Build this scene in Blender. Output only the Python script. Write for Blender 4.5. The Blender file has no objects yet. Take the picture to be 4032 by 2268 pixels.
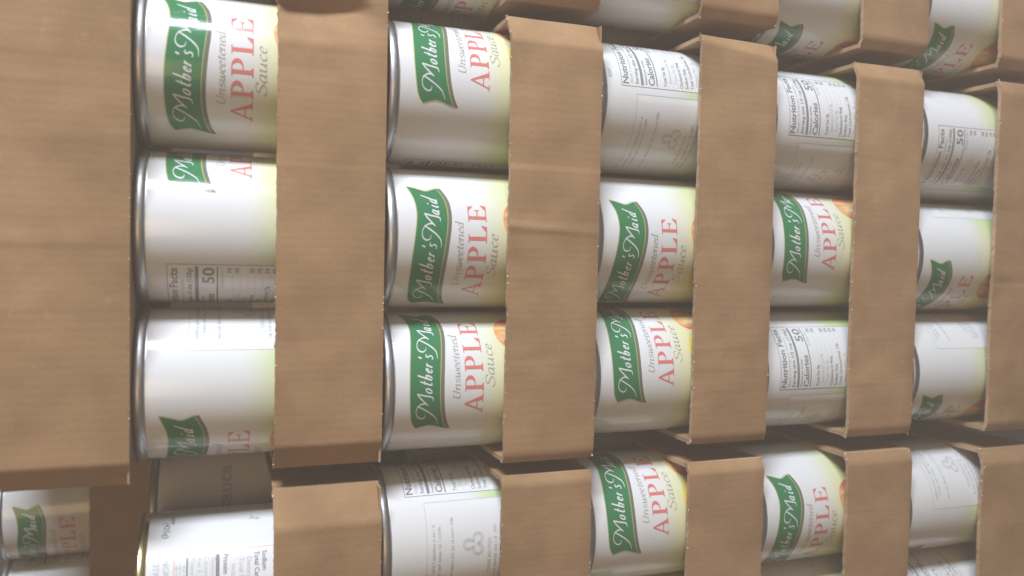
import bpy, bmesh, math, random
from mathutils import Matrix, Vector, noise

random.seed(7)
sc = bpy.context.scene
MM = 0.001

# ------------------------------------------------------------------ camera
cam_d = bpy.data.cameras.new('camera')
cam = bpy.data.objects.new('camera', cam_d)
sc.collection.objects.link(cam)
cam_d.sensor_fit = 'HORIZONTAL'
cam_d.sensor_width = 36.0
cam_d.lens = 3164.2 / 4032 * 36.0
cam_d.clip_start = 0.01
cam_d.clip_end = 50
CAMR = Vector((0.0206, -0.3397, -0.9403)).normalized()      # picture right = down the stack
CAMB = Vector((0.0380, -0.9396, 0.3402))                    # towards the viewer
CAMB = (CAMB - CAMR * CAMB.dot(CAMR)).normalized()
CAMU = CAMB.cross(CAMR)                                      # picture up = to the right along the stack
M3 = Matrix((CAMR, CAMU, CAMB)).transposed()
cam.matrix_world = Matrix.Translation((-8.731*MM, -380.03*MM, -36.95*MM)) @ M3.to_4x4()
cam_d.dof.use_dof = True
cam_d.dof.focus_distance = 0.43
cam_d.dof.aperture_fstop = 6.5
sc.camera = cam

# ------------------------------------------------------------------ world, lamps, exposure
w = bpy.data.worlds.new('World'); sc.world = w; w.use_nodes = True
bg = w.node_tree.nodes['Background']
bg.inputs['Color'].default_value = (1.0, 0.86, 0.72, 1); bg.inputs['Strength'].default_value = 0.025

def area(name, loc, target, sx, sy, power, col):
    d = bpy.data.lights.new(name, 'AREA'); d.shape = 'RECTANGLE'; d.size = sx; d.size_y = sy
    d.energy = power; d.color = col
    o = bpy.data.objects.new(name, d); sc.collection.objects.link(o)
    o.location = loc
    o.rotation_euler = (Vector(target) - Vector(loc)).to_track_quat('-Z', 'Y').to_euler()
    return o
def bearing(deg, dist, z):                       # 0 = straight out from the stack front, 90 = along it to the right
    a = math.radians(deg); return (dist*math.sin(a), -dist*math.cos(a), z)
area('open_door_light', bearing(65, 1.7, 0.36), (0, 0, -0.15), 0.28, 0.82, 86, (0.84, 0.93, 1.05))
area('hall_light', bearing(-4, 1.5, 0.38), (0, 0, -0.15), 0.7, 0.7, 7.2, (1.0, 0.68, 0.36))
sc.cycles.diffuse_bounces = 2

sc.view_settings.view_transform = 'Standard'
sc.view_settings.look = 'None'
sc.view_settings.exposure = -0.08
sc.view_settings.gamma = 1.0
sc.view_settings.use_curve_mapping = False

# ------------------------------------------------------------------ helpers
C = sc.collection.objects
def mesh_obj(name, me, parent=None, loc=None):
    o = bpy.data.objects.new(name, me); C.link(o)
    if parent: o.parent = parent
    if loc: o.location = loc
    return o
def empty(name, loc, rz=0.0):
    o = bpy.data.objects.new(name, None); C.link(o)
    o.empty_display_size = 0.02
    o.location = loc; o.rotation_euler = (0, 0, rz)
    return o
def tag(o, label, cat, group=None):
    o['label'] = label; o['category'] = cat
    if group: o['group'] = group
def me_from(name, verts, faces, mats, midx=None, smooth=False):
    me = bpy.data.meshes.new(name)
    me.from_pydata([tuple(c*MM for c in v) for v in verts], [], faces)
    for m in mats: me.materials.append(m)
    if midx:
        for p, i in zip(me.polygons, midx): p.material_index = i
    if smooth:
        for p in me.polygons: p.use_smooth = True
    me.update(); return me

# ------------------------------------------------------------------ materials
def mat(name, col=(0.8, 0.8, 0.8), rough=0.5, metal=0.0, spec=0.5):
    m = bpy.data.materials.new(name); m.use_nodes = True
    b = m.node_tree.nodes['Principled BSDF']
    b.inputs['Base Color'].default_value = (*col, 1); b.inputs['Roughness'].default_value = rough
    b.inputs['Metallic'].default_value = metal; b.inputs['Specular IOR Level'].default_value = spec
    return m, m.node_tree, b
def ramp(nt, stops):
    r = nt.nodes.new('ShaderNodeValToRGB')
    e = r.color_ramp.elements
    while len(e) < len(stops): e.new(0.5)
    for i, (p, c) in enumerate(stops):
        e[i].position = p; e[i].color = (*c, 1) if len(c) == 3 else c
    return r

def cardboard(name, c1, c2, flute=True):
    m, nt, b = mat(name, rough=0.82, spec=0.25)
    tc = nt.nodes.new('ShaderNodeTexCoord')
    oi = nt.nodes.new('ShaderNodeObjectInfo')
    add = nt.nodes.new('ShaderNodeVectorMath'); add.operation = 'ADD'
    sca = nt.nodes.new('ShaderNodeVectorMath'); sca.operation = 'SCALE'; sca.inputs['Scale'].default_value = 3.0
    cmb = nt.nodes.new('ShaderNodeCombineXYZ')
    for k in ('X', 'Y', 'Z'): nt.links.new(oi.outputs['Random'], cmb.inputs[k])
    nt.links.new(cmb.outputs[0], sca.inputs[0])
    nt.links.new(tc.outputs['Object'], add.inputs[0]); nt.links.new(sca.outputs[0], add.inputs[1])
    n1 = nt.nodes.new('ShaderNodeTexNoise'); n1.inputs['Scale'].default_value = 38; n1.inputs['Detail'].default_value = 5
    mp = nt.nodes.new('ShaderNodeMapping'); mp.inputs['Scale'].default_value = (1, 1, 0.8)
    nt.links.new(add.outputs[0], mp.inputs[0]); nt.links.new(mp.outputs[0], n1.inputs['Vector'])
    n2 = nt.nodes.new('ShaderNodeTexNoise'); n2.inputs['Scale'].default_value = 900; n2.inputs['Detail'].default_value = 3
    nt.links.new(tc.outputs['Object'], n2.inputs['Vector'])
    # vertical flutes telegraphing through the liner
    wv = nt.nodes.new('ShaderNodeTexWave'); wv.bands_direction = 'X'
    wv.inputs['Scale'].default_value = 80; wv.inputs['Distortion'].default_value = 1.2; wv.inputs['Detail'].default_value = 1
    wv.inputs['Detail Scale'].default_value = 0.6
    nt.links.new(add.outputs[0], wv.inputs['Vector'])
    r1 = ramp(nt, [(0.32, c1), (0.68, c2)]); nt.links.new(n1.outputs['Fac'], r1.inputs[0])
    mx = nt.nodes.new('ShaderNodeMix'); mx.data_type = 'RGBA'; mx.blend_type = 'MULTIPLY'; mx.inputs['Factor'].default_value = 0.22
    r2 = ramp(nt, [(0.35, (0.62, 0.6, 0.58)), (0.65, (1, 1, 1))]); nt.links.new(n2.outputs['Fac'], r2.inputs[0])
    nt.links.new(r1.outputs[0], mx.inputs['A']); nt.links.new(r2.outputs[0], mx.inputs['B'])
    hs = nt.nodes.new('ShaderNodeHueSaturation')
    vr = nt.nodes.new('ShaderNodeMapRange'); vr.inputs['To Min'].default_value = 0.92; vr.inputs['To Max'].default_value = 1.08
    nt.links.new(oi.outputs['Random'], vr.inputs['Value']); nt.links.new(vr.outputs[0], hs.inputs['Value'])
    # scuffs: pale rubbed patches
    n3 = nt.nodes.new('ShaderNodeTexNoise'); n3.inputs['Scale'].default_value = 120; n3.inputs['Detail'].default_value = 6; n3.inputs['Roughness'].default_value = 0.7
    nt.links.new(add.outputs[0], n3.inputs['Vector'])
    r3 = ramp(nt, [(0.60, (0, 0, 0)), (0.78, (0.35, 0.35, 0.35))]); nt.links.new(n3.outputs['Fac'], r3.inputs[0])
    m3 = nt.nodes.new('ShaderNodeMix'); m3.data_type = 'RGBA'; m3.inputs['B'].default_value = (0.55, 0.40, 0.26, 1)
    nt.links.new(r3.outputs[0], m3.inputs['Factor']); nt.links.new(mx.outputs['Result'], m3.inputs['A'])
    nt.links.new(m3.outputs['Result'], hs.inputs['Color'])
    nt.links.new(hs.outputs[0], b.inputs['Base Color'])
    bu = nt.nodes.new('ShaderNodeBump'); bu.inputs['Strength'].default_value = 0.30; bu.inputs['Distance'].default_value = 0.0010
    ad = nt.nodes.new('ShaderNodeMath'); ad.operation = 'MULTIPLY_ADD'; ad.inputs[1].default_value = 0.065 if flute else 0.0
    nt.links.new(wv.outputs['Fac'], ad.inputs[0]); nt.links.new(n1.outputs['Fac'], ad.inputs[2])
    nt.links.new(ad.outputs[0], bu.inputs['Height']); nt.links.new(bu.outputs[0], b.inputs['Normal'])
    return m
CARD = cardboard('kraft_cardboard', (0.310, 0.180, 0.087), (0.412, 0.247, 0.126))
EDGE = cardboard('kraft_cut_edge', (0.30, 0.18, 0.10), (0.50, 0.34, 0.21), flute=False)

FIBRE, _, _ = mat('paper_fibre', (0.66, 0.51, 0.38), 0.9, 0, 0.2)
STEEL, nt, b = mat('can_steel', (0.56, 0.56, 0.57), 0.45, 1.0)
n = nt.nodes.new('ShaderNodeTexNoise'); n.inputs['Scale'].default_value = 300
tc = nt.nodes.new('ShaderNodeTexCoord'); mp = nt.nodes.new('ShaderNodeMapping'); mp.inputs['Scale'].default_value = (1, 1, 8)
nt.links.new(tc.outputs['Object'], mp.inputs[0]); nt.links.new(mp.outputs[0], n.inputs['Vector'])
r = ramp(nt, [(0.3, (0.38,)*3), (0.7, (0.54,)*3)]); nt.links.new(n.outputs['Fac'], r.inputs[0]); nt.links.new(r.outputs[0], b.inputs['Roughness'])
GOLD, _, _ = mat('gold_lacquered_rim', (0.72, 0.60, 0.30), 0.25, 1.0)

def paper_finish(nt, b):
    tc = nt.nodes.new('ShaderNodeTexCoord')
    n = nt.nodes.new('ShaderNodeTexNoise'); n.inputs['Scale'].default_value = 55; n.inputs['Detail'].default_value = 2
    nt.links.new(tc.outputs['Object'], n.inputs['Vector'])
    bu = nt.nodes.new('ShaderNodeBump'); bu.inputs['Strength'].default_value = 0.06; bu.inputs['Distance'].default_value = 0.0004
    nt.links.new(n.outputs['Fac'], bu.inputs['Height']); nt.links.new(bu.outputs[0], b.inputs['Normal'])
    return tc
LROUGH = 0.15
LABEL, nt, b = mat('printed_label_paper', rough=LROUGH)
tc = paper_finish(nt, b)
sep = nt.nodes.new('ShaderNodeSeparateXYZ'); nt.links.new(tc.outputs['Object'], sep.inputs[0])
nz = nt.nodes.new('ShaderNodeTexNoise'); nz.inputs['Scale'].default_value = 22; nt.links.new(tc.outputs['Object'], nz.inputs['Vector'])
zz = nt.nodes.new('ShaderNodeMath'); zz.operation = 'MULTIPLY_ADD'; zz.inputs[1].default_value = 0.010
nt.links.new(nz.outputs['Fac'], zz.inputs[0]); nt.links.new(sep.outputs['Z'], zz.inputs[2])
mr = nt.nodes.new('ShaderNodeMapRange'); mr.interpolation_type = 'SMOOTHSTEP'
mr.inputs['From Min'].default_value = 0.072; mr.inputs['From Max'].default_value = 0.047
nt.links.new(zz.outputs[0], mr.inputs['Value'])
frontm = nt.nodes.new('ShaderNodeMapRange'); frontm.inputs['From Min'].default_value = 0.030; frontm.inputs['From Max'].default_value = -0.036
nt.links.new(sep.outputs['Y'], frontm.inputs['Value'])
gc = nt.nodes.new('ShaderNodeMix'); gc.data_type = 'RGBA'
gc.inputs['A'].default_value = (0.48, 0.63, 0.29, 1); gc.inputs['B'].default_value = (0.69, 0.67, 0.34, 1)
nt.links.new(frontm.outputs[0], gc.inputs['Factor'])
mx = nt.nodes.new('ShaderNodeMix'); mx.data_type = 'RGBA'; mx.inputs['A'].default_value = (0.71, 0.71, 0.71, 1)
nt.links.new(gc.outputs['Result'], mx.inputs['B']); nt.links.new(mr.outputs[0], mx.inputs['Factor'])
nt.links.new(mx.outputs['Result'], b.inputs['Base Color'])

def ink(name, col):
    m, nt, b = mat(name, col, LROUGH); paper_finish(nt, b); return m
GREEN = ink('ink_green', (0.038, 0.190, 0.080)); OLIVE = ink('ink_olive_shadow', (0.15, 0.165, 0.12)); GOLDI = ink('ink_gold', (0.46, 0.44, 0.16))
WHITE = ink('ink_white', (0.71, 0.71, 0.71)); RED = ink('ink_red', (0.66, 0.19, 0.17)); GREYT = ink('ink_grey_text', (0.38, 0.36, 0.30))
DARK = ink('ink_dark', (0.23, 0.235, 0.24)); PALE = ink('ink_pale_grey', (0.47, 0.48, 0.49)); MID = ink('ink_mid_grey', (0.48, 0.49, 0.50)); PINK = ink('ink_pink_line', (0.74, 0.42, 0.34))
PURPLE = ink('ink_purple', (0.36, 0.25, 0.30))
FRUIT, nt, b = mat('ink_fruit', rough=LROUGH)
tc = paper_finish(nt, b)
n = nt.nodes.new('ShaderNodeTexNoise'); n.inputs['Scale'].default_value = 95; n.inputs['Detail'].default_value = 2
mp = nt.nodes.new('ShaderNodeMapping'); mp.inputs['Rotation'].default_value = (0, 0.5, 0); mp.inputs['Scale'].default_value = (1.6, 1, 0.5)
nt.links.new(tc.outputs['Object'], mp.inputs[0]); nt.links.new(mp.outputs[0], n.inputs['Vector'])
r = ramp(nt, [(0.36, (0.62, 0.17, 0.11)), (0.52, (0.70, 0.33, 0.15)), (0.64, (0.80, 0.63, 0.28))])
nt.links.new(n.outputs['Fac'], r.inputs[0]); nt.links.new(r.outputs[0], b.inputs['Base Color'])
YFRUIT = ink('ink_yellow_fruit', (0.80, 0.62, 0.12))

# ------------------------------------------------------------------ the can: steel body, wrapped label, print on the label
RB = 35.9; RL = 36.15; CIRC = 2*math.pi*RL
Z_LABTOP = 104.3; SEAM = -115.0
def lathe(prof, n, mats, name, mi=None):
    v = []; f = []; idx = []
    for (r, z) in prof:
        for i in range(n):
            a = 2*math.pi*i/n; v.append((r*math.sin(a), -r*math.cos(a), z))
    for j in range(len(prof)-1):
        for i in range(n):
            k = (i+1) % n; f.append((j*n+i, j*n+k, (j+1)*n+k, (j+1)*n+i)); idx.append(mi[j] if mi else 0)
    me = me_from(name, v, f, mats, idx, True)
    return me
PROF0 = [(0.01, 4.0), (31.5, 4.0), (33.5, 3.2), (34.6, 1.2), (35.6, 0.9), (36.9, 1.2), (37.15, 2.2), (37.1, 3.9), (36.6, 4.6), (RB, 5.2),
        (RB, 104.4), (36.35, 104.9), (36.6, 105.2), (36.95, 105.6), (37.25, 105.9), (37.3, 107.6), (37.1, 108.7), (36.5, 109.2), (35.6, 109.1), (35.0, 108.4),
        (34.6, 105.6), (33.4, 104.6), (31.5, 104.8), (30.5, 105.4), (26.0, 105.4), (25.2, 104.9), (0.01, 104.9)]
PROF = [(max(0.01, r - (0 if abs(r-RB) < 0.01 else 0.5)), z) for r, z in PROF0]
BODY = lathe(PROF, 128, [STEEL], 'can_body')
PROFG = [(r, 110.0 - z) for r, z in PROF][::-1]
BODYG = lathe(PROFG, 128, [GOLD], 'can_body_gold')

def RAD(s):                                           # the paper laps over itself at the seam, so its radius creeps up
    t = ((s - SEAM) % CIRC) / CIRC
    return RL + 0.22*t
def wrap(s, z, off):
    a = s/RL; r = RAD(s) + off
    return (r*math.sin(a), -r*math.cos(a), z)
# label sheet
v = []; f = []
NS = 160; zs = [4.9, 20, 40, 60, 80, Z_LABTOP]
for i in range(NS+1):
    s = SEAM + CIRC*i/NS*0.99999
    for j, z in enumerate(zs):
        v.append(wrap(s, z, 0))
for i in range(NS):
    for j in range(len(zs)-1):
        a = i*len(zs)+j; bq = a+len(zs); f.append((a, bq, bq+1, a+1))
LABEL_ME = me_from('label', v, f, [LABEL], smooth=True)

def wrap_flat(name, polys, m, off=0.06, step=2.0):
    """flat polygons [(verts2d, ...)] in label millimetres -> thin print lying on the label"""
    bm = bmesh.new()
    for q, poly in enumerate(polys):
        vs = [bm.verts.new((x, z, off + (q % 7)*0.006)) for x, z in poly]
        try: bm.faces.new(vs)
        except ValueError: pass
    bmesh.ops.triangulate(bm, faces=[fc for fc in bm.faces if len(fc.verts) > 4])
    xs = [vt.co.x for vt in bm.verts]; x0, x1 = min(xs), max(xs)
    x = math.ceil(x0/step)*step
    while x < x1:
        bmesh.ops.bisect_plane(bm, geom=bm.verts[:]+bm.edges[:]+bm.faces[:], dist=1e-5, plane_co=(x, 0, 0), plane_no=(1, 0, 0))
        x += step
    for vt in bm.verts: vt.co = Vector(wrap(vt.co.x, vt.co.y, vt.co.z))*MM
    bm.normal_update()
    for fc in bm.faces:
        fc.smooth = True
        if fc.normal.dot(Vector((fc.calc_center_median().x, fc.calc_center_median().y, 0))) < 0: fc.normal_flip()
    me = bpy.data.meshes.new(name); bm.to_mesh(me); bm.free(); me.materials.append(m); return me

def catmull(pts, n=7):
    if len(pts) == 2: return pts
    P = [pts[0]] + list(pts) + [pts[-1]]; out = []
    for i in range(1, len(P)-2):
        p0, p1, p2, p3 = P[i-1], P[i], P[i+1], P[i+2]
        for k in range(n):
            t = k/n; t2 = t*t; t3 = t2*t
            out.append(tuple(0.5*((2*p1[c]) + (-p0[c]+p2[c])*t + (2*p0[c]-5*p1[c]+4*p2[c]-p3[c])*t2 + (-p0[c]+3*p1[c]-3*p2[c]+p3[c])*t3) for c in (0, 1)))
    out.append(pts[-1]); return out
def stroke(pts, wthick, wthin, nib=math.radians(25), taper=True):
    """pen stroke with a broad nib: list of quads"""
    c = catmull(pts); L = []; R_ = []
    nx, ny = math.cos(nib), math.sin(nib)
    for i, p in enumerate(c):
        a = c[max(0, i-1)]; d = c[min(len(c)-1, i+1)]
        tx, ty = d[0]-a[0], d[1]-a[1]; l = math.hypot(tx, ty) or 1
        qx, qy = -ty/l, tx/l
        wd = math.hypot(wthick*(qx*nx+qy*ny), wthin)
        if taper and len(c) > 3:
            e = min(i, len(c)-1-i)/(len(c)-1); wd *= 0.62 + 0.38*min(1, e*5)
        L.append((p[0]+qx*wd/2, p[1]+qy*wd/2)); R_.append((p[0]-qx*wd/2, p[1]-qy*wd/2))
    return [(R_[i], R_[i+1], L[i+1], L[i]) for i in range(len(c)-1)]

def interp(tab, s):
    for (a, za), (b_, zb) in zip(tab, tab[1:]):
        if s <= b_: 
            t = (s-a)/(b_-a); return za+(zb-za)*t
    return tab[-1][1]
def smooth_tab(tab):
    return catmull(tab, 6)
TOP = smooth_tab([(-34, 92.8), (-31, 94.8), (-26.6, 96.1), (-16, 97.1), (-4, 97.0), (5, 96.2), (14, 95.2), (20, 94.9), (27, 95.9), (34.4, 98.7)])
BOT = smooth_tab([(-35.2, 77.3), (-31, 79.5), (-24, 81.4), (-16, 82.2), (-8, 82.2), (3, 81.3), (12, 80.2), (20, 79.9), (27, 81.0), (34.5, 84.4)])
def banner_cols(d_top=0.0, d_bot=0.0, inset=0.0):
    cols = []
    N = 36
    for i in range(N+1):
        t = i/N
        # ends: notched like a ribbon
        def end(u, left):
            k = 1-abs(2*u-0.9)/1.1
            k = max(0, k)
            if left: return -33.4 - 1.9*(1-u)**2*1.0 + 2.2*k - (0.6*u) + inset
            return 34.4 - 2.9*k**1.2 - inset
        col = []
        for j in range(9):
            u = j/8
            s = end(u, True)*(1-t) + end(u, False)*t
            zt = interp(TOP, s) + d_top; zb = interp(BOT, s) + d_bot
            col.append((s, zb + (zt-zb)*u))
        cols.append(col)
    return cols
def banner_polys(**k):
    c = banner_cols(**k)
    return [(c[i][j], c[i+1][j], c[i+1][j+1], c[i][j+1]) for i in range(len(c)-1) for j in range(8)]
BANNER_ME = wrap_flat('banner', banner_polys(inset=0.25), GREEN, 0.10)
c = banner_cols()
GOLD_POLYS = []
for i in range(len(c)-1):
    for j, sgn in ((0, -1), (8, 1)):
        a, b2 = c[i][j], c[i+1][j]
        GOLD_POLYS.append((a, b2, (b2[0], b2[1]+sgn*0.42), (a[0], a[1]+sgn*0.42)) if sgn > 0 else ((a[0], a[1]-0.42), (b2[0], b2[1]-0.42), b2, a))
for ci, sgn in ((0, -1), (-1, 1)):
    for j in range(8):
        a, b2 = c[ci][j], c[ci][j+1]
        GOLD_POLYS.append((a, (a[0]+sgn*0.35, a[1]), (b2[0]+sgn*0.35, b2[1]), b2))
TRIM_ME = wrap_flat('banner_trim', GOLD_POLYS, GOLDI, 0.07)
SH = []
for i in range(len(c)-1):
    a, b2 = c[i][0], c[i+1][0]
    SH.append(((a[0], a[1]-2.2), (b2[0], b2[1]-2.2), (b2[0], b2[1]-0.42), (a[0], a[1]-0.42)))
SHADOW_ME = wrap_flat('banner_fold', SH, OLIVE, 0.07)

# --- brand script, hand drawn strokes
def mid(s): return 0.5*(interp(TOP, s)+interp(BOT, s))
def xform(strokes, x, sx, sy, shear=0.0):
    return [[((px+shear*py)*sx + x, py*sy) for px, py in st] for st in strokes]
CAPM = [[(-1.08, .45), (-1.3, .48), (-1.41, .68), (-1.28, .9), (-.98, 1.0), (-.62, .92), (-.40, .68), (-.36, .42), (-.5, .24)],
        [(-.5, .9), (-.72, .55), (-1.05, .12), (-1.42, -.18), (-1.88, -.25)],
        [(-.5, .24), (-.28, .45), (.02, .72), (.3, .92)],
        [(.3, .92), (.18, .5), (.05, .0), (-.22, -.06)]]
sl = 0.32
LOW = {'o': [[(.3, 1), (.08, .8), (0, .4), (.18, .02), (.45, .15), (.55, .6), (.42, .95), (.3, 1)]],
       't': [[(.12, 1.9), (.1, .9), (.1, .25), (.25, .0), (.42, .15)], [(-.15, 1.15), (.45, 1.2)]],
       'h': [[(.05, 2.3), (.03, 1.2), (0, 0)], [(.02, .5), (.22, .92), (.45, .95), (.5, .5), (.35, .06), (.12, .02)]],
       'e': [[(.06, .5), (.35, .6), (.42, .85), (.25, 1), (.04, .7), (.03, .3), (.22, 0), (.5, .22)]],
       'r': [[(.08, 1), (.05, .5), (0, 0)], [(.05, .55), (.22, .9), (.45, .92)]],
       's': [[(.5, .9), (.3, 1.08), (.1, .9), (.2, .62), (.42, .42), (.4, .12), (.15, -.05), (-.08, .12)]],
       'a': [[(.5, .9), (.25, 1), (.02, .6), (.05, .15), (.22, .02), (.42, .3), (.52, .9)], [(.53, 1), (.48, .3), (.55, .02), (.7, .12)]],
       'i': [[(.05, 1), (.02, .3), (.1, .0), (.25, .12)], [(.10, 1.45), (.12, 1.6)]],
       'd': [[(.5, .9), (.25, 1), (.02, .6), (.05, .15), (.22, .02), (.42, .3), (.52, .9)], [(.72, 2.2), (.58, 1.2), (.5, .3), (.56, .02), (.7, .12)]],
       "'": [[(.1, 2.2), (.02, 1.7)]]}
XH = 3.25; CAP = 8.2
brand = []
for (ch, pos) in (('M', -17.2), ('o', -15.0), ('t', -11.3), ('h', -8.5), ('e', -5.0), ('r', -2.2), ("'", 0.6), ('s', 1.9), ('M', 16.6), ('a', 18.3), ('i', 22.2), ('d', 24.3)):
    if ch == 'M': sts = xform(CAPM, pos, CAP*0.93, CAP)
    else: sts = xform(LOW[ch], pos, XH*1.02, XH, sl)
    for st in sts:
        for quad in stroke(st, 0.72 if ch != 'M' else 0.70, 0.34, math.radians(-8)):
            brand.append(tuple((x, y + mid(x)*0.75 + mid(pos)*0.25 - 3.4) for x, y in quad))
BRAND_ME = wrap_flat('brand_lettering', brand, WHITE, 0.16)

# --- APPLE, roman capitals with bracketed serifs
def rect(x0, z0, x1, z1): return ((x0, z0), (x1, z0), (x1, z1), (x0, z1))
def serif(xa, xb, z, up, h=0.5, br=0.7):
    s = 1 if up else -1
    return [rect(xa, min(z, z+s*h), xb, max(z, z+s*h)), ((xa+br*0.6, z+s*h), (xb-br*0.6, z+s*h), (xb-br*1.5, z+s*(h+br)), (xa+br*1.5, z+s*(h+br)))]
def letter_P(x):
    H = 9.6; o = [rect(x+1.1, 0.4, x+2.9, H-0.4)]
    o += serif(x, x+4.1, 0, True) + [rect(x, H-0.5, x+3.2, H)]
    N = 14; inn = []; out = []
    for i in range(N+1):
        a = math.pi/2 - math.pi*i/N
        out.append((x+4.0+3.9*max(0, math.cos(a))**0.9, 6.95+2.65*math.sin(a)))
        inn.append((x+4.0+1.9*max(0, math.cos(a))**0.9, 6.95+2.15*math.sin(a)))
    o += [(inn[i], out[i], out[i+1], inn[i+1]) for i in range(N)]
    o += [rect(x+2.9, 9.1, x+4.02, 9.6), rect(x+2.9, 4.3, x+4.02, 4.8)]
    return o
def letter_A(x):
    H = 9.7; o = []
    o.append(((x+0.95, 0.4), (x+1.75, 0.4), (x+5.15, H-1.3), (x+4.7, H)))
    o.append(((x+7.0, 0.4), (x+9.2, 0.4), (x+5.35, H), (x+4.7, H)))
    o.append(((x+2.6, 2.9), (x+6.4, 2.9), (x+6.2, 3.5), (x+2.85, 3.5)))
    o += [rect(x, 0, x+2.9, 0.5), rect(x+5.8, 0, x+10.3, 0.5)]
    return o
def letter_L(x):
    H = 9.6; o = [rect(x+1.1, 0.4, x+3.0, H-0.4)]
    o += [rect(x, 0, x+8.0, 0.55), rect(x, H-0.5, x+4.2, H), ((x+5.4, 0.55), (x+8.0, 0.55), (x+8.6, 2.9), (x+8.2, 2.9))]
    return o
def letter_E(x):
    H = 9.6; o = [rect(x+1.1, 0.4, x+2.9, H-0.4)]
    o += [rect(x, 0, x+8.4, 0.55), rect(x, H-0.55, x+8.0, H), ((x+5.9, 0.55), (x+8.4, 0.55), (x+9.0, 2.8), (x+8.6, 2.8)),
          ((x+8.0, H-0.55), (x+5.8, H-0.55), (x+8.0, H-2.6), (x+8.4, H-2.6)), rect(x+2.9, 4.55, x+5.4, 5.1), ((x+5.2, 4.8), (x+6.1, 3.4), (x+6.25, 6.3), (x+5.2, 4.85))]
    return o
apple = letter_A(-25.8) + letter_P(-14.4) + letter_P(-4.6) + letter_L(5.2) + letter_E(15.6)
APPLE_ME = wrap_flat('fruit_name_lettering', [tuple((x, z+59.8) for x, z in q) for q in apple], RED, 0.07)

# --- italic words
IT = {'n': ([[(-.1, .9), (.05, 1), (.02, .5), (0, 0)], [(.02, .62), (.28, .98), (.5, .88), (.5, .4), (.52, .03), (.66, .1)]], .82),
      's': ([[(.46, .82), (.28, 1), (.07, .84), (.14, .6), (.4, .42), (.46, .18), (.22, 0), (-.02, .14)]], .64),
      'w': ([[(-.05, .92), (.06, 1), (.06, .4), (.16, 0), (.36, .35), (.44, .95)], [(.44, .95), (.46, .3), (.56, 0), (.78, .4), (.8, 1)]], .98),
      'e': ([[(.05, .5), (.38, .6), (.42, .85), (.24, 1), (.04, .7), (.03, .3), (.2, 0), (.48, .18)]], .62),
      't': ([[(.2, 1.38), (.13, .3), (.22, 0), (.4, .12)], [(0, 1), (.4, 1)]], .52),
      'd': ([[(.46, .88), (.24, 1), (.02, .55), (.1, .03), (.3, .1), (.48, .5)], [(.36, 1.7), (.52, 1.72), (.5, .6), (.5, .1), (.64, .1)]], .8),
      'U': ([[(.05, 1.52), (.03, .55), (.18, .04), (.5, .04), (.68, .45), (.7, 1.52)], [(-.12, 1.52), (.25, 1.52)], [(.55, 1.52), (.88, 1.52)]], 1.06),
      'S': ([[(.82, 1.15), (.74, 1.45), (.5, 1.56), (.2, 1.42), (.18, 1.05), (.5, .8), (.74, .5), (.62, .1), (.3, -.02), (.02, .15), (-.06, .42)]], .98),
      'a': ([[(.46, .88), (.24, 1), (.02, .55), (.1, .03), (.3, .1), (.48, .5)], [(.52, 1), (.48, .25), (.54, .02), (.68, .12)]], .8),
      'u': ([[(-.08, .9), (.05, 1), (.03, .4), (.12, .02), (.32, .1), (.52, .6)], [(.54, 1), (.52, .25), (.56, .02), (.7, .12)]], .84),
      'c': ([[(.46, .82), (.28, 1), (.05, .65), (.05, .3), (.22, 0), (.5, .18)]], .62)}
def italic(word, x0, x1, z, xh, thick, thin):
    adv = sum(IT[ch][1] for ch in word); sx = (x1-x0)/adv; x = x0; out = []
    for ch in word:
        sts, a = IT[ch]
        for st in xform(sts, x, sx, xh, 0.22*xh/sx):
            out += [tuple((px, py+z) for px, py in q) for q in stroke(st, thick, thin, math.radians(15))]
        x += a*sx
    return out
words = italic('Unsweetened', -17.8, 15.6, 71.9, 2.35, 0.50, 0.22) + italic('Sauce', -12.2, 10.2, 54.0, 3.05, 0.66, 0.28)
WORDS_ME = wrap_flat('variety_lettering', words, GREYT, 0.07)

def blob(cx, cz, rx, rz, n=28, dip=0.0):
    pts = []
    for i in range(n):
        a = 2*math.pi*i/n; r = 1 - dip*math.exp(-((a-math.pi/2)/0.35)**2)
        pts.append((cx+rx*r*math.cos(a), cz+rz*r*math.sin(a)))
    return pts
FRUIT_ME = wrap_flat('apple_picture', [blob(17.2, 39.8, 11.0, 11.4, dip=0.03)], FRUIT, 0.07)
YFRUIT_ME = wrap_flat('apple_slice_picture', [blob(-6.5, 38.5, 13.5, 10.0)], YFRUIT, 0.055)

# --- small type
def text_polys(txt, x, z, size, bold=0.0, align='LEFT', flip=False, width=None):
    cu = bpy.data.curves.new('type', 'FONT'); cu.body = txt; cu.size = size; cu.offset = bold; cu.resolution_u = 2
    o = bpy.data.objects.new('type', cu); C.link(o)
    bpy.context.view_layer.update()
    me = o.to_mesh()
    vs = [(p.co.x, p.co.y) for p in me.vertices]
    xmax = max(p[0] for p in vs); xmin = min(p[0] for p in vs)
    k = width/(xmax-xmin) if width else 1.0
    out = []
    for p in me.polygons:
        q = [((vs[i][0]-xmin)*k, vs[i][1]) for i in p.vertices]
        if align == 'RIGHT': q = [(a-(xmax-xmin)*k, b_) for a, b_ in q]
        if flip: q = [(-a, -b_) for a, b_ in q]
        out.append(tuple((a+x, b_+z) for a, b_ in q))
    o.to_mesh_clear(); bpy.data.objects.remove(o); bpy.data.curves.remove(cu)
    return out
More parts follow.
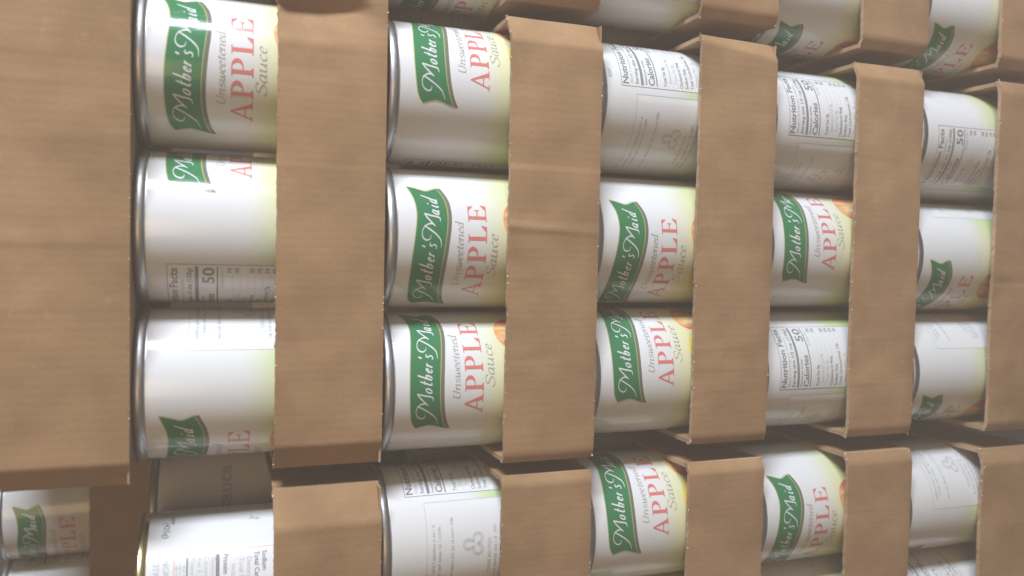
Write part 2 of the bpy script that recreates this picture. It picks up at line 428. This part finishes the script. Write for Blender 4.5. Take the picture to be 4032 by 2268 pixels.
def greek(x, z, length, h, rnd):
    """print too small to read: broken runs of little marks"""
    out = []; a = x
    while a < x+length:
        wd = rnd.uniform(0.18, 0.34); hh = h*rnd.choice((0.7, 0.7, 0.7, 1.0))
        out.append(rect(a, z, a+wd, z+hh)); 
        if rnd.random() < 0.55: out.append(rect(a+wd, z+hh*rnd.choice((0, 0.4)), a+wd+0.3, z+hh*rnd.choice((0.2, 0.62))+0.16))
        a += wd + rnd.uniform(0.28, 0.5) + (0.8 if rnd.random() < 0.14 else 0)
    return out
def frame(x0, z0, x1, z1, t): return [rect(x0, z1-t, x1, z1), rect(x0, z0, x0+t, z1-t), rect(x1-t, z0, x1, z1-t)]
NL, NR = -108.7, -68.7
rnd = random.Random(3)
PANEL_ME = wrap_flat('panel_ground', [rect(NL, 6, NR, 96)], WHITE, 0.03)
nd = frame(NL, 6, NR, 96, 0.32)
ng = []
T = []
nd += text_polys('Nutrition Facts', NL+1.3, 91.6, 5.0, 0.12, width=36.5)
ng += text_polys('About 3 servings per container', NL+1.5, 88.9, 2.5, width=31)
nd += text_polys('Serving size 1/2 cup (128g)', NL+1.5, 85.6, 2.9, 0.05, width=36.5)
nd += [rect(NL+1.2, 82.6, NR-1.2, 84.2)]
nd += text_polys('Amount per serving', NL+1.5, 80.4, 2.0, 0.02)
nd += text_polys('Calories', NL+1.4, 75.8, 5.2, 0.12, width=19)
nd += text_polys('50', NR-1.6, 75.8, 7.4, 0.16, 'RIGHT', width=9.5)
nd += [rect(NL+1.2, 74.1, NR-1.2, 74.8)]
ng += text_polys('% Daily Value*', NR-1.4, 71.7, 2.1, 0.02, 'RIGHT')
z = 68.4
for a, bd, pc in (('Total Fat 0g', 1, '0%'), ('Saturated Fat 0g', 0, '0%'), ('Trans Fat 0g', 0, ''), ('Cholesterol 0mg', 1, '0%'), ('Sodium 0mg', 1, '0%'), ('Total Carbohydrate 13g', 1, '5%'), ('Dietary Fiber 1g', 0, '4%')):
    dst = nd if bd else ng
    dst += text_polys(a, NL+1.6+(0 if bd else 2.2), z, 2.6, 0.04 if bd else 0)
    if pc: nd += text_polys(pc, NR-1.5, z, 2.6, 0.05, 'RIGHT')
    ng += [rect(NL+1.2, z-0.75, NR-1.2, z-0.6)]
    z -= 3.35
NTXT_ME = wrap_flat('nutrition_lettering', nd, DARK, 0.07)
NSUB_ME = wrap_flat('nutrition_small_lettering', ng, MID, 0.07)
QL, QR = 64.0, 114.6
RPANEL_ME = wrap_flat('panel_ground', [rect(QL, 6, QR, 87)], WHITE, 0.03)
rg = frame(QL, 6, QR, 87, 0.28)
for zq, x0, ln, h in ((82.6, 70, 33, 1.7), (79.6, 72, 30, 1.7), (73.0, 70, 36, 1.7)):
    rg += greek(x0, zq, ln, h, rnd)
rg += text_polys('PLEASE RECYCLE', 76, 53.4, 2.5, 0.03)
rg += greek(71, 50.2, 24, 1.9, rnd) + text_polys('INC.', 97, 50.2, 2.5, 0.03)
rg += greek(71, 47.0, 30, 1.8, rnd)
# three looping recycling arrows
for k in range(3):
    a0 = math.radians(90 + 120*k)
    lx, lz = 92 + 3.3*math.cos(a0), 62 + 3.3*math.sin(a0)
    ring = [(lx + 2.8*math.cos(a0 + t), lz + 2.8*math.sin(a0 + t)) for t in [math.radians(q) for q in range(-140, 141, 20)]]
    for r_ in (0.0, -0.95):
        rr = [(lx + (p[0]-lx)*(1+r_/2.8), lz + (p[1]-lz)*(1+r_/2.8)) for p in ring]
        rg += stroke(rr, 0.34, 0.34, 0, False)
    e = ring[-1]; t_ = a0 + math.radians(140) + math.pi/2
    rg.append(((e[0]-0.9*math.cos(t_-1.57), e[1]-0.9*math.sin(t_-1.57)), (e[0]+1.6*math.cos(t_), e[1]+1.6*math.sin(t_)), (e[0]+0.9*math.cos(t_-1.57), e[1]+0.9*math.sin(t_-1.57))))
RTXT_ME = wrap_flat('recycling_lettering', rg, PALE, 0.07)

NICK_ME = wrap_flat('label_nick', [[(-104.5, 103.7), (-104.8, 101.2), (-102.5, 100.9), (-99.6, 101.5), (-98.6, 103.7)]], MID, 0.05)
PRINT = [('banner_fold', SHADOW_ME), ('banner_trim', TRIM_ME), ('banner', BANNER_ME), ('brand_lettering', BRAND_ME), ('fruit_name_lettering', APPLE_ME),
         ('variety_lettering', WORDS_ME), ('apple_slice_picture', YFRUIT_ME), ('apple_picture', FRUIT_ME), ('nutrition_panel', PANEL_ME), ('nutrition_lettering', NTXT_ME),
         ('nutrition_small_lettering', NSUB_ME), ('recycling_panel', RPANEL_ME), ('recycling_lettering', RTXT_ME)]
PITCH = 110.426
def make_can(x, y, row, off, label, group='cans of applesauce', dz=0.0, prints=True):
    """off: millimetres round the can from the front to the middle of the banner"""
    o = empty('applesauce_can', (x*MM, y*MM, (-row*PITCH+dz)*MM), off/RL)
    r = random.Random(int(x*7+y*3+row*101))
    o.rotation_euler = (math.radians(r.uniform(-.25, .25)), math.radians(r.uniform(-.25, .25)), off/RL)
    tag(o, label, 'can', group)
    mesh_obj('steel_body', BODY, o)
    l = mesh_obj('paper_label', LABEL_ME, o)
    if prints:
        for nme, me in PRINT: mesh_obj(nme, me, l)
    return o

# ------------------------------------------------------------------ cardboard trays
TH = 2.4; HL = 49.9; DEPTH = 302.0
def pwl(seed, n, amp):
    r = random.Random(seed); xs = [-1] + sorted(r.uniform(-.9, .9) for _ in range(n)) + [1]
    ys = [0] + [r.uniform(-amp, amp) for _ in range(n)] + [0]
    def fn(t):
        for i in range(len(xs)-1):
            if t <= xs[i+1]: return ys[i] + (ys[i+1]-ys[i])*(t-xs[i])/(xs[i+1]-xs[i])
        return 0
    return fn
def slab(grid_front, nx, nz, th, name, normal=(0, 1, 0)):
    """sheet of corrugated board: front grid of (x,y,z), thickened along normal"""
    v = list(grid_front) + [(p[0]+normal[0]*th, p[1]+normal[1]*th, p[2]+normal[2]*th) for p in grid_front]
    N = (nx+1)*(nz+1); f = []; mi = []
    for i in range(nx):
        for j in range(nz):
            a = i*(nz+1)+j; b_ = a+nz+1
            f.append((a, b_, b_+1, a+1)); mi.append(0)
            f.append((N+a, N+a+1, N+b_+1, N+b_)); mi.append(0)
    for i in range(nx):
        a = i*(nz+1); b_ = a+nz+1; f.append((a, N+a, N+b_, b_)); mi.append(0)
        a += nz; b_ += nz; f.append((a, b_, N+b_, N+a)); mi.append(1)
    for j in range(nz):
        a = j; f.append((a, a+1, N+a+1, N+a)); mi.append(1)
        a = nx*(nz+1)+j; f.append((a, N+a, N+a+1, a+1)); mi.append(1)
    me = me_from(name, v, f, [CARD, EDGE], mi)
    for p in me.polygons: p.use_smooth = p.material_index == 0
    me.set_sharp_from_angle(angle=math.radians(40))
    return me
def make_tray(x, y, row, label, cr=(12, 24), cl=(5, 25), seed=0, dent=None, W=225.0, group='cardboard trays', bend=0.0, extra=()):
    """cr / cl: width (mm) and turn-back angle (deg) of the right and left end of the front panel"""
    o = empty('cardboard_tray', (x*MM, y*MM, -row*PITCH*MM))
    tag(o, label, 'tray', group)
    nx, nz = 150, 14
    k1 = pwl(seed, 5, 0.6); k2 = pwl(seed+50, 4, 0.6)
    g = []
    cr_r = random.Random(seed+300)
    creases = [(cr_r.uniform(-95, 95), cr_r.uniform(-5, 5), cr_r.choice((-1, 1))*cr_r.uniform(0.08, 0.32), cr_r.uniform(0.8, 3.5)) for _ in range(6)] + list(extra)
    edge_r = random.Random(seed+9)
    jit = [edge_r.gauss(0, 0.09) + (0.35 if edge_r.random() < 0.05 else 0) - (0.4 if edge_r.random() < 0.03 else 0) for _ in range(nx+1)]
    for i in range(nx+1):
        xx = -W/2 + W*i/nx; t = 2*xx/W
        for j in range(nz+1):
            u = j/nz; zz = u*HL
            yy = k1(t)*(0.3+0.7*u) + k2(t)*u*0.8
            wr = cr[0] + cr[2]*(1-u) if len(cr) > 2 else cr[0]
            er = max(0, xx-(W/2-wr)); yy += (math.sqrt(er*er+1.2)-1.095)*math.tan(math.radians(cr[1])) if er > 0 else 0
            el = max(0, (-W/2+cl[0])-xx); yy += (math.sqrt(el*el+1.2)-1.095)*math.tan(math.radians(cl[1])) if el > 0 else 0
            yy += 0.5*max(0, 1-u*12)**2                         # rolled fold at the bottom
            if dent: yy += dent(xx, u)
            for (c0, sl_, am, wd) in creases:
                q_ = xx-(c0+sl_*(u-0.5)); yy += am*math.exp(-abs(q_)/wd)*(0.35+0.65*u)
            yy += 0.5*noise.noise((xx*0.025+seed, u*2.0, 0.3)) + 0.18*noise.noise((xx*0.09+seed, u*5.0, 2.3))
            if j == nz: zz += jit[i]
            zz += bend*math.sin(math.pi*(t+1)/2)
            g.append((xx, yy, zz))
    fr = mesh_obj('front_panel', slab(g, nx, nz, TH, 'front_panel'), o)
    # torn paper fibres and crumbs along the cut edge and the bottom fold
    fv = []; ff = []
    fr_r = random.Random(seed+500)
    for q in range(70):
        top = fr_r.random() < 0.62
        i = fr_r.choice((0, 1, 2, nx-2, nx-1, nx)) if fr_r.random() < 0.14 else fr_r.randint(2, nx-2)
        bx, by, bz = g[i*(nz+1)+(nz if top else 0)]
        sz = fr_r.uniform(0.35, 0.95)*(1.5 if i < 3 or i > nx-3 else 1)
        c0 = Vector((bx+fr_r.uniform(-.6, .6), by-0.05, bz+(fr_r.uniform(-.3, .25) if top else fr_r.uniform(-.1, .5))))
        tip = c0 + Vector((fr_r.uniform(-1, 1), -fr_r.uniform(.2, .8), fr_r.uniform(-.6, .9)))*sz
        b0 = len(fv)
        fv += [tuple(c0+Vector((-.5, 0.1, -.2))*sz), tuple(c0+Vector((.5, 0.1, -.25))*sz), tuple(c0+Vector((.1, 0.1, .5))*sz), tuple(tip)]
        ff += [(b0, b0+1, b0+3), (b0+1, b0+2, b0+3), (b0+2, b0, b0+3)]
    fo = mesh_obj('torn_fibres', me_from('torn_fibres', fv, ff, [FIBRE]), o); fo['kind'] = 'stuff'
    for nm, xs, y0, nrm in (('side_panel', W/2-0.3, g[nx*(nz+1)+4][1]+1.0, (-1, 0, 0)), ('side_panel', -W/2+0.3, g[4][1]+1.0, (1, 0, 0))):
        gs = []
        n2, m2 = 24, 6; ks = pwl(seed+77+int(xs), 5, 0.8)
        for i in range(n2+1):
            q = i/n2; yy = y0 + (DEPTH-y0)*q
            for j in range(m2+1):
                gs.append((xs + ks(2*q-1)*(-1 if xs > 0 else 1)*abs(1), yy, HL*0.995*j/m2))
        if xs < 0: gs = [gs[(n2-i)*(m2+1)+j] for i in range(n2+1) for j in range(m2+1)]
        mesh_obj(nm, slab(gs, n2, m2, TH, nm, nrm), o)
    # bottom sheet
    gb = [(-W/2+1+(W-2)*i/8, 2.5+(DEPTH-3)*j/8, 0.05) for j in range(9) for i in range(9)]
    mesh_obj('bottom_panel', slab(gb, 8, 8, 1.0, 'bottom_panel', (0, 0, 1)), o)
    gbk = [(W/2-1-(W-2)*i/20, DEPTH+0.5, HL*j/6) for i in range(21) for j in range(7)]
    mesh_obj('back_panel', slab(gbk, 20, 6, -TH, 'back_panel'), o)
    return o

XO = [0.6, 2.0, -0.1, 2.1, -0.6, -2.4]; YO = [-0.3, 2.7, -3.0, -0.5, 1.8, -0.7]
def dent1(x, u):                                        # crushed free edge near the right end of the tray
    a0 = 86.0; c0 = a0 + 0.8 + 17.5*min(1.0, u/0.2)**0.6; sl2 = 0.40*min(1.0, 0.12+1.4*u)
    if x < a0: return 0.0
    dep = (c0-a0)*sl2
    if x <= c0: return (x-a0)*sl2
    return dep*max(0.0, 1-(x-c0)/6.0)
ROWN = ['top', 'second', 'third', 'fourth', 'fifth', 'sixth']
make_tray(XO[0], YO[0], 0, 'large kraft cardboard tray front filling the edge of the picture above the first cans', (6, 20), (11, 34), 11)
make_tray(XO[1], YO[1], 1, 'kraft tray with a crushed shadowed dent near its end, under the shiny first cans', (1, 2), (12, 36), 12, dent1)
make_tray(XO[2], YO[2], 2, 'kraft tray with a broad pale turned corner and a short crease at mid length', (14, 33), (5, 24), 13, extra=[(6, 2, -1.3, 1.6)])
make_tray(XO[3], YO[3], 3, 'kraft tray of the middle stack with a thin pale wedge at its corner', (4, 33, 6), (5, 26), 14)
make_tray(XO[4], YO[4], 4, 'kraft tray of the middle stack with rounded ends, fourth full tray down', (10, 28), (6, 22), 15)
make_tray(XO[5], YO[5], 5, 'lowest kraft tray of the middle stack cut off by the picture edge', (8, 18), (6, 22), 16)

MAIN = {1: [(-1.8, 'first row can at the picture edge with large banner and glare across its last letters'),
            (51, 'mostly blank white can with glare streak through the cut off start of its banner'),
            (-44.6, 'blank glare streaked can of the first row with only the end of its banner showing')],
        2: [(24, 'second row can with banner pushed to one side and tan blank half below'),
            (-7, 'middle can of the second row with complete banner and red fruit name facing forward'),
            (13.5, 'second row can with the start of its banner whole and the end turning into shadow')],
        3: [(115, 'third row can showing nutrition panel and recycling symbol with a nicked label edge'),
            (-12.3, 'middle can of the third row with complete dark banner and slanting red letters'),
            (21, 'third row can beside the stack gap, banner end cut by a shadow')],
        4: [(100, 'fourth row can with nutrition heading at its bright end next to the pale cornered tray'),
            (13.5, 'middle can of the fourth row with strongly curved green banner'),
            (101, 'fourth row can with the whole nutrition heading and the number 50 facing forward')],
        5: [(75.5, 'fifth row can blank at one side with the right half of a nutrition panel'),
            (-36.3, 'middle can of the fifth row with only the last letters of its banner'),
            (-47.7, 'fifth row can with faint boxed print and a stub of banner at the gap')]}
for row, cans in MAIN.items():
    for i, (off, lab) in enumerate(cans):
        cn = make_can((1-i)*74.8 + XO[row], YO[row]+40.2, row, off, lab, dz=0.6 if row == 1 else 0.0)
        if (row, i) == (3, 0):          # a nick torn out of the label's top edge
            mesh_obj('label_nick', NICK_ME, cn.children[1])

for i in range(3):                                       # unseen cans of the top tray, added only to shade the far-back can
    for j in range(4):
        make_can((1-i)*74.8 + XO[0], YO[0]+40.2+j*74.4, 0, 31*i+57*j, 'hidden can in the top tray added to shade the far can', 'cans in the top tray', prints=False)

# ---- neighbouring stack on the picture's lower side (to the left of the middle stack)
LX = {1: -158.0, 2: -157.5, 3: -159.0, 4: -160.5, 5: -165.0}
LLAB = {1: 'kraft tray under the upside down can, with a long lit fold at its corner',
        2: 'kraft tray of the lower neighbouring stack between boxed print can and full banner can',
        3: 'kraft tray of the lower neighbouring stack between the two cans with green banners',
        4: 'kraft tray of the lower neighbouring stack with a visible board edge at its corner',
        5: 'kraft tray of the lower neighbouring stack cut off in the picture corner'}
LCR = {1: (17, 32), 2: (5, 30), 3: (6, 32), 4: (7, 26), 5: (10, 24)}
for row in range(1, 6):
    make_tray(LX[row]-74.8, {1: 0.0, 2: -2.0, 3: 0, 4: 0, 5: 0}[row], row, LLAB[row], LCR[row], (5, 22), 30+row)
LCAN = {2: (138.5, 'lower neighbouring stack can with nutrition heading corner and large recycling box'),
        3: (23.5, 'lower neighbouring stack can with the largest readable banner, beside the second gap'),
        4: (-6.6, 'lower neighbouring stack can with banner end notch in full light and pale green foot'),
        5: (-63, 'lower neighbouring stack can near the corner with faint curved boxed print')}
for row, (off, lab) in LCAN.items():
    make_can(LX[row], 40.2, row, off, lab)
LCAN2 = {3: (60, 'can just cut by the picture edge below the largest readable banner can'),
         4: (200, 'can sliver in shadow at the picture edge, fourth row of the lower neighbouring stack'),
         5: (-98, 'can top lit green at its foot in the lower right of the picture edge')}
for row, (off, lab) in LCAN2.items():
    make_can(LX[row]-74.8, 40.2, row, off, lab)
for row, off in ((2, 30), ):
    make_can(LX[row]-74.8, 40.2, row, off, 'can just outside the lower picture edge beside the recycling box can')
# second rank, dark in the gap
for row, off in ((2, 20), (3, 150), (4, 90), (5, 130)):
    make_can(LX[row]-1, 40.2+75.2, row, off, 'shadowed can deep in the lower stack gap, %s row' % ROWN[row-1].replace('top', 'first'))

# ---- neighbouring stack on the picture's upper side (to the right)
RX = {1: 159.0, 2: 158.0, 3: 162.0, 4: 157.5, 5: 157.0}
RLAB = {1: 'kraft tray of the upper neighbouring stack just outside the picture edge', 2: 'strip of kraft tray at the upper picture edge, first of the neighbouring stack',
        3: 'kraft tray at the upper picture edge with dark gap, second of the neighbouring stack',
        4: 'kraft tray at the upper picture edge between the two cans with banner stubs', 5: 'dark kraft tray in the upper right picture corner'}
for row in range(1, 6):
    make_tray(RX[row]+74.8, 0.5, row, RLAB[row], (6, 22), (7, 26), 60+row)
RCAN = {1: (-30, 'upper neighbouring stack can outside the picture edge, first row'), 2: (-47, 'dark can at the upper picture edge showing a scrap of red lettering'),
        3: (-93, 'blurred plain grey can at the upper picture edge without visible print'),
        4: (-62, 'dim can at the upper picture edge with banner end left of the corner tray'),
        5: (-49, 'dim can in the upper right with banner end and red letters in shade')}
for row, (off, lab) in RCAN.items():
    make_can(RX[row], 40.7, row, off, lab)
for row, off in ((1, 40), (2, 120), (3, 150), (4, 60), (5, 100)):
    make_can(RX[row]+1, 40.7+75.2, row, off, 'shadowed can deep in the upper stack gap, %s row' % ROWN[row-1].replace('top', 'first'))

# ---- tray set far back at the top of the lower neighbouring stack, with its cans
make_tray(-198-38+75-112.5+1, 251, 0, 'kraft tray set far back in the lower left, its front below two dim cans', (4, 20), (4, 20), 90)
make_can(-199, 251+40.2, 0, -24, 'dim distant can in the lower left with green banner end and warm light')
make_can(-199-74.8, 251+40.2, 0, -75, 'darkest distant can cut by the lower left picture corner')

# ---- the odd cans of the lower neighbouring stack's first row
def odd_can(name, loc, label, body, parts, rz=0.0):
    o = empty(name, tuple(q*MM for q in loc), rz); tag(o, label, 'can', 'cans of other food')
    mesh_obj('steel_body', body, o)
    l = mesh_obj('paper_label', PLAIN_ME, o)
    for nme, me in parts: mesh_obj(nme, me, l)
    return o
WHITEL = ink('white_label_paper', (0.71, 0.71, 0.71))
v = []; f = []
zs = [6.2, 30, 60, 90, 104.6]
for i in range(NS+1):
    s = SEAM + CIRC*i/NS*0.99999
    for z in zs: v.append(wrap(s, z, 0))
for i in range(NS):
    for j in range(len(zs)-1):
        a = i*len(zs)+j; bq = a+len(zs); f.append((a, bq, bq+1, a+1))
PLAIN_ME = me_from('plain_label', v, f, [WHITEL], smooth=True)
ud = []; um = []; up = []
up += [rect(-24, 92.7, 13.4, 93.1), rect(13.0, 6, 13.4, 92.7)]
um += text_polys('INGREDIENTS:', 11.8, 97.6, 3.7, 0.0, flip=True) + text_polys('CITRIC ACID', 11.6, 101.8, 3.7, 0.0, flip=True)
zz_ = 56.0 - 1.6
for txt, bd, ind in (('Sodium', 1, 0), ('Total Carb', 1, 0), ('Dietary', 0, 2.5), ('Total Sugars', 0, 2.5), ('Includes', 0, 5), ('Protein', 1, 0)):
    (ud if bd else um).extend(text_polys(txt, 11.2-ind, zz_, 3.1, 0.05 if bd else 0, flip=True)); zz_ += 3.45
ud += [rect(-24, 73.4, 11.6, 75.0)]
zz_ = 77.0
for txt in ('Vitamin D', 'Calcium', 'Iron 0.36mg', 'Potassium'):
    um += text_polys(txt, 10.8, zz_, 2.9, 0.0, flip=True); um += [rect(-24, zz_+0.55, 11.4, zz_+0.68)]; zz_ += 2.95
ud += [rect(-24, 87.0, 11.6, 87.7)]
for zq in (88.3, 89.9, 91.4): um += greek(-16, zq, 24, 1.0, rnd)
ud += text_polys('(425g)', 32.5, 98.0, 3.6, 0.03, flip=True, width=10.5) + greek(31, 93.6, 6, 2.0, rnd)
pp = [((29, 56), (30.5, 54.5), (31.5, 56), (31, 57.5), (34, 58.8), (31.6, 59.2), (30.2, 60.6), (30.2, 58))]
odd_can('food_can', (-173.5, 40.2, -PITCH), 'upside down white can with gold rim, pink edged nutrition box and strong glare', BODYG,
        [('nutrition_lettering', wrap_flat('food_lettering', ud, DARK, 0.07)), ('nutrition_small_lettering', wrap_flat('food_small_lettering', um, MID, 0.07)),
         ('panel_border', wrap_flat('food_border', up, PINK, 0.07)), ('leaf_picture', wrap_flat('food_leaf', pp, MID, 0.07))], math.radians(23))
sd = text_polys('sauce', -8.5, 67.4, 10.6, 0.35, width=27)
odd_can('sauce_can', (LX[1]-1, 40.2+75.4, -PITCH), 'shadowed white can behind the upside down can with dark word sauce', BODY,
        [('name_lettering', wrap_flat('sauce_lettering', sd, MID, 0.07)), ('fruit_picture', wrap_flat('sauce_fruit', [[(-9, 49), (1, 45), (9, 34), (9, 20), (-9, 20)]], PURPLE, 0.07))], math.radians(27))
make_can(-173.5-75.2, 40.2, 1, 80, 'can outside the lower left picture edge beside the upside down can')

# ------------------------------------------------------------------ added volume imitating the lens's milky veil
hx, hy0, hy1, hz0, hz1 = 900, -620, 760, -760, 240
hv = [(-hx, hy0, hz0), (hx, hy0, hz0), (hx, hy1, hz0), (-hx, hy1, hz0), (-hx, hy0, hz1), (hx, hy0, hz1), (hx, hy1, hz1), (-hx, hy1, hz1)]
hm = bpy.data.materials.new('lens_veil'); hm.use_nodes = True
hn = hm.node_tree; hn.nodes.remove(hn.nodes['Principled BSDF'])
pv = hn.nodes.new('ShaderNodeVolumePrincipled'); pv.inputs['Color'].default_value = (1.0, 0.82, 0.66, 1); pv.inputs['Density'].default_value = 0.34
hn.links.new(pv.outputs[0], hn.nodes['Material Output'].inputs['Volume'])
hz = mesh_obj('haze', me_from('haze', hv, [(0, 3, 2, 1), (4, 5, 6, 7), (0, 1, 5, 4), (1, 2, 6, 5), (2, 3, 7, 6), (3, 0, 4, 7)], [hm]))
hz['kind'] = 'stuff'; hz['label'] = 'thin milky haze of the lens, imitated by an added volume'
